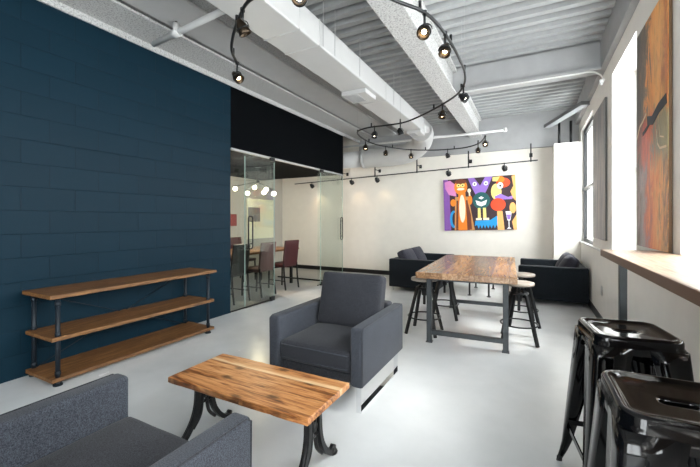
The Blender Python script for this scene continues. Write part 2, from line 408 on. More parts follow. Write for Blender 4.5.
# diagonal grey channel and black pipes above corner column
t = empty('ceiling_brace', 'grey angled channel bracket with black pipes above the corner column', 'bracket', (.5, 7.6, 2.78))
MB().bar([(-.25, -.05, .30), (.22, -1.2, .33)], (.9, .35, 0), .12, .06).build('channel', flat('dull_grey_channel', 104, 106, 108), t)
for x in (-.04, .15): MB().cyl((x, .22, 0), (x, .22, .42), .022).build('black_pipe', M['black_metal'], t)

# air duct with straps, grilles and round elbow
t = empty('air_duct', 'long white rectangular air duct hung under the corrugated ceiling', 'duct', (-2.0, 0, 3.0))
m = MB(); m.box((-.20, YF, 0), (.20, 6.55, .25), .012)
R = []
for k in range(9):
    a = k/8*PI/2; s = math.cos(a)
    R.append([(x*(.55+.45*s) if False else x, 6.55+.42*math.sin(a), z) for x, z in ((-.2, .0+.12*(1-s)), (.2, .0+.12*(1-s)), (.2, .25-.02*(1-s)), (-.2, .25-.02*(1-s)))])
m.rings(R, smooth=True); m.build('duct_body', M['duct'], t)
for y in (-1.0, 2.55, 2.87, 4.6): MB().box((-.204, y, -.004), (.204, y+.012, .254)).build('seam_band', M['duct'], t)
for y in (2.93, 3.16, 3.75, 4.9):
    MB().box((.203, y, .02), (.206, y+.012, .49)).build('hanger_strap', M['ceil_grey'], t)
for (x, y, w_, l_) in ((-.03, 4.05, .34, .34), (.06, 6.35, .26, .30)):
    g = MB().box((x-w_/2, y, -.055), (x+w_/2, y+l_, 0), .004).build('air_grille', M['duct'], t)
    s = MB()
    for k in range(7): s.box((x-w_/2+.03, y+.03+k*(l_-.06)/7, -.062), (x+w_/2-.12, y+.03+k*(l_-.06)/7+.012, -.054))
    s.build('louvre', M['ceil_grey'], g)
t = empty('duct_elbow', 'bulky round white duct bending off to the left at the far end of the ceiling', 'duct', (-2.0, 7.4, 2.78))
pts = catmull([(.02, -.40, .35), (.0, -.2, .31), (-.12, .02, .18), (-.4, .16, .05), (-.8, .19, 0), (-1.5, .19, 0)], 6)
m = MB(); m.tube(pts, .215, 28); m.build('elbow', M['duct'], t)
MB().cyl((-1.5, .19, 0), (-3.3, .19, 0), .19, n=28).build('round_duct', M['duct'], t)
MB().cyl((-1.54, .19, 0), (-1.47, .19, 0), .225, n=28).build('collar', M['duct'], t)

# sprinkler pipes
t = empty('sprinkler_pipe', 'white sprinkler pipe crossing the ceiling near the top of the navy wall', 'pipe', (-3.66, 2.46, 3.25))
MB().cyl((0, 0, 0), (1.40, -.13, 0), .030).build('pipe', M['ceil_white'], t)
MB().cyl((.42, -.04, .0), (.42, -.04, .10), .030).cyl((.36, -.035, 0), (.48, -.045, 0), .042).cyl((.42, -.04, .05), (.37, .05, .10), .026).build('tee_fitting', M['ceil_white'], t)
MB().cyl((.42, -.04, .10), (.42, -.04, .14), .012).build('sprinkler_head', M['bronze'], t)
t = empty('sprinkler_pipe', 'white sprinkler pipe crossing the ceiling at the far end of the room', 'pipe', (-.45, 7.27, 3.03))
MB().cyl((0, 0, 0), (-3.6, .0, -.0), .022).build('pipe', M['ceil_white'], t)
MB().cyl((0, 0, -.03), (0, 0, .04), .03).build('sprinkler_head', M['ceil_white'], t)
MB().tube(catmull([(-.55, -.0, 0), (-1.1, -.04, .0), (-1.3, -.08, .0), (-1.45, -.02, .0)], 6), .018).build('branch_pipe', M['ceil_white'], t)
m = MB().cyl((0, 0, 0), (0, 0, .04), .022); m.cyl((0, 0, -.02), (0, 0, 0), .014)
tag(m.build('motion_sensor', M['ceil_white'], loc=(.72, 5.0, 2.93)), 'small white sensor knob high on the window wall by the cross beam', 'sensor')

# ------------------------------------------------------------------ glass partition and doors
def gpanel(n, y0, y1, x=XL-.03):
    o = MB().box((x, y0, .012), (x+.012, y1, 2.37)).build('glass', M['glass'])
    return o
t = empty('wall_glass_left', kind='structure'); g = gpanel(1, 3.78, 4.74); g.name = 'glass_panel'; g.parent = t
MB().box((XL-.04, 3.78, 0), (XL-.012, 4.74, .012)).build('floor_channel', M['black_metal'], t)
t = empty('wall_glass_right', kind='structure'); g = gpanel(1, 6.15, 7.18); g.name = 'glass_panel'; g.parent = t
MB().box((XL-.04, 6.15, 0), (XL-.012, 7.18, .012)).build('floor_channel', M['black_metal'], t)
struct('trim_3', MB().box((XL-.05, 3.78, 2.36), (XL+.012, 7.2, 2.385), .002), M['ceil_grey'])
def gdoor(n, y0, y1, hinge, hy):
    t = empty('door_%d' % n, kind='structure'); x = XL+.03
    MB().box((x, y0, .03), (x+.012, y1, 2.35), .002).build('glass_leaf', M['glass'], t)
    MB().box((x-.008, y0, .015), (x+.020, y1, .035)).build('bottom_rail', M['black_metal'], t)
    s = 1 if hinge == y0 else -1
    MB().box((x-.014, min(hinge, hinge+s*.10), .005), (x+.026, max(hinge, hinge+s*.10), .075), .004).build('patch_fitting', M['black_metal'], t)
    MB().box((x-.014, min(hinge, hinge+s*.10), 2.31), (x+.026, max(hinge, hinge+s*.10), 2.37), .004).build('patch_fitting', M['black_metal'], t)
    for yy in (y0, y1):
        MB().box((x-.0005, yy-.003, .036), (x+.0125, yy+.003, 2.30)).build('polished_edge', M['glass_edge'], t)
    for sx in (.045,):
        P_ = [(x+sx, hy-.045, .93), (x+sx, hy-.045, 1.37), (x+sx, hy-.025, 1.395), (x+sx, hy+.025, 1.395), (x+sx, hy+.045, 1.37), (x+sx, hy+.045, .93), (x+sx, hy+.025, .905), (x+sx, hy-.025, .905)]
        m = MB(); m.tube(P_, .011, 8, loop=True)
        m.cyl((x+.006, hy+.045, .98), (x+sx, hy+.045, .98), .008, n=8).cyl((x+.006, hy+.045, 1.32), (x+sx, hy+.045, 1.32), .008, n=8)
        m.build('door_handle', M['black_metal'], t)
gdoor(1, 4.02, 4.70, 4.70, 4.10)
gdoor(2, 6.16, 7.10, 6.16, 6.99)

# ------------------------------------------------------------------ pictures and wall pieces
def poly_disc(cx, cy, rx, ry, n=20, a0=0, a1=2*PI): return [(cx+rx*math.cos(a0+(a1-a0)*k/n), cy+ry*math.sin(a0+(a1-a0)*k/n)) for k in range(n if abs(a1-a0-2*PI) < 1e-6 else n+1)]
AW, AH = 1.48, 1.14
art = {k: flat('art_'+k, *c) for k, c in dict(dark=(52, 32, 40), purple=(132, 84, 168), orange=(238, 132, 30), tan=(196, 140, 82), cream=(240, 226, 200), green=(24, 92, 92), lilac=(150, 112, 200), yellow=(244, 220, 130), red=(232, 74, 34), blue=(24, 150, 216), peach=(246, 176, 104), white=(245, 245, 248), black=(14, 12, 20), brown=(110, 52, 30), pink=(206, 130, 190)).items()}
keys = list(art)
t = empty('canvas_painting', 'bright canvas painting of a crowd of cartoon creatures hanging on the back wall', 'painting', (-1.03, YB-.016, 1.69)); t.rotation_euler = (0, math.radians(-1.6), 0)
BASE = T(0, 0, 0) @ RX(PI/2)   # local xy -> xz, extrude toward -y
MB().box((-AW/2, -.035, -AH/2), (AW/2, -.003, AH/2), .004).build('canvas', M['white_wall'], t)
m = MB(); lay = [0]
def sh(key, poly):
    lay[0] += 1; m.mi = keys.index(key)
    h = .0006+lay[0]*.00016
    # image coordinates 0..1 (x right, y down)
    P_ = [((x-.5)*AW, (.5-y)*AH) for x, y in poly]
    m.prism(P_, h, T(0, -.035, 0) @ BASE)
E_ = lambda cx, cy, rx, ry, n=20: poly_disc(cx, cy, rx, ry, n)
sh('dark', [(0, 0), (1, 0), (1, 1), (0, 1)])
sh('purple', [(0, 0), (.07, .0), (.09, .3), (.10, 1), (0, 1)])
sh('pink', [(.02, .05), (.1, .02), (.17, .1), (.19, .34), (.08, .3), (.03, .18)])
sh('blue', E_(.14, .78, .055, .17)); sh('dark', E_(.155, .78, .035, .13))
sh('tan', [(.17, .35), (.36, .35), (.44, 1), (.15, 1)]); sh('brown', [(.19, .45), (.22, .5), (.20, .98), (.18, .98)])
sh('brown', [(.35, .45), (.39, .7), (.40, .98), (.36, .98)])
sh('orange', E_(.14, .46, .04, .07)); sh('orange', E_(.385, .42, .03, .09))
sh('brown', [(.19, .42), (.35, .42), (.37, 1), (.17, 1)]); sh('orange', [(.22, .26), (.32, .26), (.335, 1), (.205, 1)]); sh('cream', E_(.27, .58, .045, .27)); sh('orange', E_(.255, .16, .095, .15))
sh('brown', E_(.255, .055, .085, .05)); sh('yellow', E_(.225, .13, .03, .035)); sh('yellow', E_(.285, .13, .03, .035)); sh('black', E_(.225, .13, .01, .014)); sh('black', E_(.285, .13, .01, .014)); sh('cream', E_(.255, .2, .055, .025))
sh('cream', E_(.375, .24, .025, .04)); sh('cream', [(.365, .24), (.385, .24), (.39, .34), (.37, .34)])
sh('lilac', [(.36, 0), (.45, 0), (.53, .16), (.60, 0), (.70, 0), (.63, .22), (.58, .34), (.47, .34), (.42, .2)])
for x in (.455, .61): sh('white', E_(x, .12, .03, .04)); sh('black', E_(x, .12, .012, .016))
sh('green', E_(.54, .44, .12, .16)); sh('white', [(.46, .43), (.54, .47), (.62, .43), (.60, .52), (.54, .55), (.48, .52)]); sh('white', [(.50, .39), (.54, .36), (.58, .39), (.54, .42)])
sh('yellow', [(.49, .58), (.525, .58), (.53, .8), (.485, .8)]); sh('yellow', [(.56, .58), (.60, .58), (.605, .8), (.56, .8)])
sh('cream', [(.46, .77), (.54, .77), (.54, .81), (.46, .81)]); sh('cream', [(.56, .77), (.64, .77), (.64, .81), (.56, .81)])
sh('blue', [(.45, .82), (.66, .81), (.74, .74), (.80, .80), (.78, .92)]+[(.78-.022*k, .97 if k % 2 else .90) for k in range(15)]+[(.44, .92)])
sh('yellow', E_(.745, .29, .07, .15)); sh('red', E_(.84, .13, .09, .09)); sh('orange', E_(.81, .07, .05, .06)); sh('white', E_(.80, .18, .04, .06)); sh('black', E_(.80, .185, .014, .02))
sh('yellow', [(.70, .02), (.80, .01), (.76, .1), (.70, .09)])
sh('lilac', [(.72, .38), (.80, .33), (.90, .40), (.97, .37), (.95, .44), (.84, .44), (.74, .44)])
sh('red', E_(.765, .53, .10, .12)); sh('peach', [(.75, .65), (.82, .65), (.84, 1), (.75, 1)])
sh('white', [(.86, .66), (.94, .66), (.92, .82), (.905, .84), (.905, .95), (.93, .98), (.87, .98), (.895, .95), (.895, .84), (.88, .82)]); sh('lilac', [(.87, .72), (.93, .72), (.915, .81), (.885, .81)])
sh('peach', [(.95, .02), (1, 0), (1, .48), (.96, .42), (.93, .3), (.97, .2)]); sh('peach', E_(.955, .6, .042, .1)); sh('peach', [(.94, .85), (1, .72), (1, 1), (.96, 1)])
mb_c = m
for v in m.bm.verts: pass
m.build('painted_print', [art[k] for k in keys], t)

def abstract_mat():
    m, nt, b = newmat('orange_abstract_paint'); L = nt.links.new; tc = N(nt, 'ShaderNodeTexCoord'); sp = N(nt, 'ShaderNodeSeparateXYZ'); L(tc.outputs['Object'], sp.inputs[0])
    mp = N(nt, 'ShaderNodeMapping'); mp.inputs['Scale'].default_value = (1, 3.2, .9); L(tc.outputs['Object'], mp.inputs[0])
    n = noise_n(nt, mp.outputs[0], 3.4, 9, .7, 1.2); n2 = noise_n(nt, mp.outputs[0], 6, 8, .75, .6)
    # across (y) + noise -> palette; lower half redder
    def mth(op, a, b_): 
        q = N(nt, 'ShaderNodeMath', operation=op)
        for i, v in enumerate((a, b_)):
            if isinstance(v, (int, float)): q.inputs[i].default_value = v
            else: L(v, q.inputs[i])
        return q.outputs[0]
    yy = mth('DIVIDE', sp.outputs['Y'], -.76)          # local y: far(-)..near
    f = mth('ADD', mth('ADD', yy, .5), mth('MULTIPLY', mth('SUBTRACT', n.outputs['Fac'], .5), 1.1))
    up = ramp(nt, f, [(0, srgb(60, 52, 40)), (.3, srgb(112, 84, 56)), (.38, srgb(140, 112, 80)), (.43, srgb(244, 150, 50)), (.7, srgb(252, 182, 90)), (1, srgb(216, 126, 54))])
    lo = ramp(nt, f, [(0, srgb(84, 58, 48)), (.25, srgb(160, 140, 138)), (.40, srgb(200, 88, 44)), (.55, srgb(240, 128, 48)), (.8, srgb(250, 176, 96)), (1, srgb(140, 98, 66))])
    md = ramp(nt, f, [(0, srgb(70, 46, 38)), (.3, srgb(214, 76, 40)), (.5, srgb(232, 104, 56)), (.62, srgb(140, 128, 98)), (1, srgb(164, 148, 104))])
    z = mth('ADD', sp.outputs['Z'], mth('MULTIPLY', mth('SUBTRACT', n2.outputs['Fac'], .5), .5))
    k1 = ramp(nt, mth('ADD', mth('MULTIPLY', z, .5), .5), [(.53, (0, 0, 0, 1)), (.58, (1, 1, 1, 1))])
    k2 = ramp(nt, mth('ADD', mth('MULTIPLY', z, .5), .5), [(.36, (0, 0, 0, 1)), (.42, (1, 1, 1, 1))])
    a = N(nt, 'ShaderNodeMix', data_type='RGBA'); L(k2.outputs[0], a.inputs[0]); L(lo.outputs[0], a.inputs[6]); L(md.outputs[0], a.inputs[7])
    c = N(nt, 'ShaderNodeMix', data_type='RGBA'); L(k1.outputs[0], c.inputs[0]); L(a.outputs[2], c.inputs[6]); L(up.outputs[0], c.inputs[7])
    d = N(nt, 'ShaderNodeMix', data_type='RGBA', blend_type='MULTIPLY'); d.inputs[0].default_value = .5
    r2 = ramp(nt, n2.outputs['Fac'], [(.3, (.25, .22, .2, 1)), (.52, (1, 1, 1, 1))]); L(c.outputs[2], d.inputs[6]); L(r2.outputs[0], d.inputs[7])
    L(d.outputs[2], b.inputs['Base Color']); b.inputs['Roughness'].default_value = .4; bump(nt, b, n2.outputs['Fac'], .5, .004); return m
def grey_abstract():
    m, nt, b = newmat('grey_streaked_paint'); L = nt.links.new; tc = N(nt, 'ShaderNodeTexCoord')
    mp = N(nt, 'ShaderNodeMapping'); mp.inputs['Scale'].default_value = (1, 6, .7); L(tc.outputs['Object'], mp.inputs[0])
    n = noise_n(nt, mp.outputs[0], 2, 8, .65, .8)
    r = ramp(nt, n.outputs['Fac'], [(.3, srgb(84, 86, 88)), (.48, srgb(130, 130, 130)), (.6, srgb(158, 146, 138)), (.75, srgb(130, 134, 138))]); L(r.outputs[0], b.inputs['Base Color'])
    b.inputs['Roughness'].default_value = .5; return m
t = empty('canvas_painting', 'tall narrow abstract painting in orange, rust and black on the pier between the windows', 'painting', (XR, 3.33, 1.99), group='tall abstract paintings on the piers')
MB().box((-.022, -.38, -.86), (-.002, .38, .86), .003).build('canvas', flat('raw_canvas_edge', 92, 66, 40), t)
MB().box((-.0255, -.378, -.858), (-.022, .378, .858)).build('painted_face', abstract_mat(), t)
m = MB(); rr = random.Random(3)
m.mi = 0; 
def stroke(pts, w_):
    m.bar([(-.0265, y, z) for y, z in pts], (0, .2, 1), w_, .002)
stroke([(.08, .10), (-.05, .07), (-.2, .12), (-.355, .14)], .07); stroke([(-.02, .08), (.10, .04), (.2, .02)], .03)
m.mi = 1; stroke([(.37, .02), (.28, .10), (.2, .12), (.1, .16)], .018); stroke([(-.14, -.02), (-.17, -.12), (-.22, -.16), (-.35, -.17)], .016); stroke([(-.20, .0), (-.22, -.08), (-.30, -.10)], .010)
m.build('brush_strokes', [art['black'], flat('pale_stroke', 222, 196, 160)], t)
t = empty('canvas_painting', 'tall narrow grey streaked abstract painting beside the far window', 'painting', (XR, 5.62, 1.95), group='tall abstract paintings on the piers')
MB().box((-.022, -.46, -.86), (-.002, .50, .86), .003).build('canvas', flat('grey_canvas_edge', 84, 84, 84), t)
MB().box((-.0255, -.458, -.858), (-.022, .498, .858)).build('painted_face', grey_abstract(), t)
m = MB().box((XR-.008, 5.50, .37), (XR, 5.58, .49), .003)
tag(m.build('wall_outlet', M['ceil_white']), 'white electrical outlet plate low on the window wall', 'outlet')

# meeting room wall pieces
tag(MB().box((XM, 6.72, .86), (XM+.03, 7.72, 1.88), .004).build('lit_wall_panel', flat('cream_lit_wall', 246, 238, 206)), 'lit part of the wall shown as a large cream wall board behind the meeting table', 'panel')  # cream colour stands in for the brightly lit part of the wall
tag(MB().box((XM+.03, 6.74, 1.30), (XM+.05, 7.16, 1.66), .004).build('wall_picture', flat('grey_picture', 120, 120, 118)), 'small grey rectangular picture on the lit cream wall board', 'picture')
tag(MB().box((XM, 6.16, 1.20), (XM+.03, 6.36, 1.48), .004).build('wall_picture', flat('red_picture', 130, 48, 46)), 'small red picture on the meeting room wall next to the navy wall edge', 'picture')

# ------------------------------------------------------------------ pipe shelf
t = empty('shelving_unit', 'long low three tier shelf with brown boards on dark pipe posts by the navy wall', 'shelf', (-3.62, 2.23, 0))
LY, LX = .80, .225
for z, ex in ((.73, .02), (.385, .0), (.055, .0)):
    b_ = .0
    MB().box((-LX-ex*.3, -LY-ex, z-.022), (LX+ex, LY+ex+.02, z+.010), .004).build('shelf_board', M['shelf_wood'], t)
for x in (-.20, .20):
    for y in (-.75, .75):
        m = MB().cyl((x, y, 0), (x, y, .706), .017, n=14).cyl((x, y, 0), (x, y, .012), .033, n=18)
        m.cyl((x, y, .012), (x, y, .03), .024, n=14)
        for z in (.10, .41, .66): m.cyl((x, y, z-.015), (x, y, z+.015), .021, n=14)
        m.build('post', M['blue_iron'], t)
for s in (1, -1):
    MB().cyl((-.20, -.75*s, .06), (-.20, .75*s, .70), .004, n=6).build('cross_brace', M['blue_iron'], t)
for y in (-.75, .75):
    for z in (.70, .355, .025): MB().cyl((-.20, y, z), (.20, y, z), .009, n=8).build('shelf_bracket', M['blue_iron'], t)

# ------------------------------------------------------------------ armchairs
def armchair(label, loc, rz, W_=.80, D=.84, fab=None):
    fab = fab or M['fabric']; t = empty('armchair', label, 'armchair', loc, rz, 'charcoal fabric armchairs by the coffee table')
    hw = W_/2; a = .095; f = -D/2
    for s in (-1, 1):
        x0, x1 = sorted((s*hw, s*(hw-a)))
        m = MB(); m.box((x0, f, .19), (x1, D/2, .60), .022, seg=4); o = m.build('arm', M['fabric_light'], t)
        for p in o.data.polygons: p.use_smooth = True
        # piping along both upper edges
        MB().tube([(s*(hw-.004), f+.01, .20), (s*(hw-.004), f+.005, .58), (s*(hw-.006), f+.03, .597), (s*(hw-.006), D/2-.02, .597)], .004, 6).build('piping', M['fabric'], o)
    m = MB(); m.box((-hw+a, f+.02, .19), (hw-a, D/2-.02, .27), .012); m.build('base', fab, t)
    m = MB(); m.box((-hw+a, D/2-.13, .27), (hw-a, D/2, .615), .03, seg=4); o = m.build('backrest', fab, t)
    for p in o.data.polygons: p.use_smooth = True
    m = MB(); m.cushion((-hw+a+.005, f+.005, .275), (hw-a-.005, D/2-.14, .42), .016, 10, .03); c = m.build('seat_cushion', fab, t)
    e = MB(); e.tube([(-hw+a+.02, f+.004, .395), (hw-a-.02, f+.004, .395)], .0045, 6); e.tube([(-hw+a+.02, f+.004, .30), (hw-a-.02, f+.004, .30)], .004, 6); e.build('piping', M['fabric_light'], c)
    Mx = T(0, D/2-.235, .64) @ RX(math.radians(-14))
    m = MB(); m.cushion((-hw+a+.02, -.07, -.235), (hw-a-.01, .07, .225), .035, 10, .035, Mx); c = m.build('back_cushion', fab, t)
    e = MB(); q = hw-a-.028
    e.tube([Mx @ Vector(p) for p in ((-q, .066, -.2), (-q, .066, .2), (-q+.02, .066, .226), (q-.02, .066, .226), (q, .066, .2), (q, .066, -.2))], .004, 6); e.build('piping', M['fabric_light'], c)
    for s in (-1, 1):
        x = s*(hw-.05)
        P_ = [(x, f+.05, .19), (x, f+.05, .006), (x, D/2-.06, .006), (x, D/2-.06, .19)]
        MB().bar(P_, (1, 0, 0), .036, .010).build('sled_leg', M['chrome'], t)
    return t
armchair('charcoal blue armchair facing the camera behind the coffee table, chrome sled legs showing', (-1.42, 2.60, 0), 0, .80, .86)
armchair('blue grey armchair seen from behind, cropped by the lower left corner of the photo', (-1.372, .50, 0), PI, .86, 1.06, M['fabric'])

# ------------------------------------------------------------------ coffee table
t = empty('coffee_table', 'low rustic coffee table with a golden live plank top on cast iron legs', 'coffee table', (-1.41, 1.575, 0))
m = MB(); hx, hy = .49, .210; n = 40
def edge(s, k):
    x = -hx+2*hx*k/n; return x, s*(hy+.006*noise.noise(Vector((x*5, s*3, 0)))+.004*noise.noise(Vector((x*17, s*5, 2))))
lo_, up_ = [], []
per = [edge(-1, k) for k in range(n+1)]+[edge(1, k) for k in range(n, -1, -1)]
rings_ = []
for dz, ins in ((.385, .004), (.389, 0), (.416, 0), (.42, .004)):
    rings_.append([(x*(1-ins/hx), y*(1-ins/hy), dz) for x, y in per])
m.rings(rings_, smooth=False); m.build('tabletop', M['coffee_wood'], t)
def iron_leg(x, par):
    m = MB()
    # two outward sweeping legs ending in pads, with inner ribs
    for s in (-1, 1):
        pts = catmull([(x, s*.045, .385), (x, s*.048, .30), (x, s*.055, .20), (x, s*.080, .12), (x, s*.125, .055), (x, s*.165, .022), (x, s*.20, .018)], 6)
        m.bar(pts, (1, 0, 0), .034, .026)
        m.tube([p+Vector((0, 0, .004)) for p in pts], .015, 8)
        m.tube(catmull([(x, s*.014, .385), (x, s*.016, .24), (x, s*.032, .13), (x, s*.085, .065)], 5), .011, 8)
        m.lathe([(.001, 0), (.030, 0), (.032, .010), (.024, .022), (.001, .026)], (x, s*.20, 0), 14)
        m.lathe([(.002, -.017), (.014, -.014), (.014, .014), (.002, .017)], (x, s*.207, .030), 12, RY(PI/2))
    m.cyl((x, -.06, .20), (x, .06, .20), .010, n=8).cyl((x, -.05, .31), (x, .05, .31), .010, n=8)
    m.box((x-.03, -.12, .372), (x+.03, .12, .386), .004)
    m.lathe([(.004, -.012), (.026, -.012), (.026, .012), (.004, .012)], (x, 0, .25), 16, RY(PI/2))
    m.build('leg', M['iron'], par)
iron_leg(-.43, t); iron_leg(.385, t)

# ------------------------------------------------------------------ tall table
t = empty('dining_table', 'high plank top table on a grey square steel frame in the middle of the room', 'table', (-.665, 4.73, 0), math.radians(3))
TX, TY = .49, 1.04
MB().box((-TX, -TY, .725), (TX, TY, .79), .006).build('tabletop', M['table_wood'], t)
for x in (-.385, .385):
    for y in (-.83, .83):
        m = MB().box((x-.027, y-.027, 0), (x+.027, y+.027, .725), .004).box((x-.035, y-.035, 0), (x+.035, y+.035, .010), .002); m.build('leg', M['grey_steel'], t)
for y in (-.83, .83):
    MB().box((-.36, y-.02, .085), (.36, y+.02, .135), .004).build('stretcher', M['grey_steel'], t)
    MB().box((-.36, y-.02, .68), (.36, y+.02, .724), .004).build('stretcher', M['grey_steel'], t)
for x in (-.385, .385): MB().box((x-.02, -.8, .68), (x+.02, .8, .724), .004).build('stretcher', M['grey_steel'], t)

# ------------------------------------------------------------------ adjustable round stools
def round_stool(label, loc, rz):
    t = empty('round_stool', label, 'stool', loc, rz, 'adjustable round stools around the high table')
    MB().lathe([(.001, .615), (.13, .615), (.155, .62), (.158, .635), (.154, .648), (.12, .652), (.001, .652)], n=32).build('seat', M['stool_wood'], t)
    MB().lathe([(.001, .604), (.10, .604), (.10, .615), (.001, .615)], n=24).build('seat_plate', M['black_metal'], t)
    m = MB(); pr = []
    z = .33
    while z < .604: pr += [(.014, z), (.018, z+.006)]; z += .012
    m.lathe([(.001, .33)]+pr+[(.014, .604), (.001, .604)], n=14); m.build('screw_post', M['black_metal'], t)
    MB().cyl((0, 0, .44), (0, 0, .53), .032).cyl((0, 0, .505), (0, 0, .53), .05).build('hub', M['black_metal'], t)
    for k in range(4):
        a = PI/4+k*PI/2; c, s = math.cos(a), math.sin(a)
        m = MB(); m.bar([(c*.055, s*.055, .56), (c*.10, s*.10, .52), (c*.245, s*.245, .0)], (-s, c, 0), .032, .026); m.build('leg', M['black_metal'], t)
    m = MB(); m.tube([(.19*math.cos(2*PI*k/32), .19*math.sin(2*PI*k/32), .19) for k in range(32)], .0085, 8, loop=True); m.build('foot_ring', M['black_metal'], t)
    m = MB(); m.tube([(.095*math.cos(2*PI*k/24), .095*math.sin(2*PI*k/24), .53) for k in range(24)], .008, 8, loop=True); m.build('top_ring', M['black_metal'], t)
    return t
st = round_stool('round stool at the near left corner of the high table, its seat fully in view', (-1.15, 4.2, 0), 0)
dup(st, (-1.08, 4.98, 0), .12, 'round stool tucked under the left side of the high table, behind the near left stool')
dup(st, (-.13, 4.38, 0), .06, 'round stool at the right side of the high table, the nearer of the two there')
dup(st, (-.12, 5.10, 0), .2, 'round stool right of the high table, farther of the two there, mostly hidden')

# ------------------------------------------------------------------ sofas and far coffee table
def sofa(label, loc, s, L_=1.5, D=.95, zt=.60):
    """s=+1: back at -x, faces +x"""
    t = empty('sofa', label, 'sofa', loc, 0, 'dark two seat sofas facing each other at the back'); F = M['fabric_dark']
    X = lambda a, b: (min(s*a, s*b), max(s*a, s*b))
    hd = D/2
    for y in (-L_/2, L_/2-.13):
        x0, x1 = X(-hd, hd); o = MB().box((x0, y, .07), (x1, y+.13, zt), .02, seg=3).build('arm', F, t)
        for p in o.data.polygons: p.use_smooth = True
    x0, x1 = X(-hd+.005, -hd+.15); MB().box((x0, -L_/2+.13, .07), (x1, L_/2-.13, zt-.005), .02, seg=3).build('backrest', F, t)
    x0, x1 = X(-hd+.14, hd-.01); MB().box((x0, -L_/2+.13, .07), (x1, L_/2-.13, .24), .01).build('base', F, t)
    for y0, y1 in ((-L_/2+.135, -.003), (.003, L_/2-.135)):
        x0, x1 = X(-hd+.15, hd); MB().cushion((x0, y0, .245), (x1, y1, .40), .015, 8, .03).build('seat_cushion', F, t)
    ch = (L_/2-.135)/2
    for yc in (-ch, ch):
        Mx = T(s*(-hd+.25), yc, .57) @ RY(s*math.radians(-28))
        o = MB().cushion((-.07, -ch+.01, -.20), (.07, ch-.01, .19), .05, 8, .04, Mx).build('back_cushion', M['fabric_cush'], t)
    for x in (-hd+.06, hd-.06):
        for y in (-L_/2+.06, L_/2-.06):
            MB().bar([(s*x, y, .07), (s*(x+.01), y, 0)], (0, 1, 0), .05, .012).build('leg', M['chrome'], t)
    return t
sofa('dark charcoal two seat sofa at the back left, facing the windows', (-1.97, 7.15, 0), 1)
sofa('dark charcoal two seat sofa standing against the window wall in the far right corner', (.285, 7.045, 0), -1, 1.26, .97)
t = empty('side_table', 'small pipe frame coffee table with a wood top between the two dark sofas', 'coffee table', (-.83, 7.0, 0))
MB().box((-.28, -.48, .36), (.28, .48, .395), .005).build('tabletop', M['table_wood'], t)
for x in (-.16, .16):
    for y in (-.4, .4):
        MB().cyl((x, y, 0), (x, y, .36), .016).cyl((x, y, 0), (x, y, .012), .035).build('leg', M['black_metal'], t)
for y in (-.4, .4): MB().cyl((-.16, y, .25), (.16, y, .25), .012).build('stretcher', M['black_metal'], t)
MB().cyl((0, -.4, .25), (0, .4, .25), .012).build('stretcher', M['black_metal'], t)

# ------------------------------------------------------------------ window bar
t = empty('bar_counter', 'long washed wood bar counter along the window wall on a dark steel post', 'counter', (.588, 1.05, 0))
MB().box((-.145, -2.6, 1.082), (.198, 2.06, 1.13), .005).box((.198, .76, 1.085), (.42, 1.81, 1.13), .002).build('countertop', M['counter_wood'], t)
MB().box((-.1475, -2.6, 1.084), (-.145, 2.06, 1.128)).build('edge_band', flat('dark_raw_edge', 92, 62, 42), t)
for y in (1.72, -1.3):
    MB().box((-.10, y-.020, 0), (-.060, y+.020, 1.082), .003).build('post', M['grey_steel'], t)
    MB().box((-.12, y-.04, 0), (-.04, y+.04, .008), .002).build('foot_plate', M['grey_steel'], t)

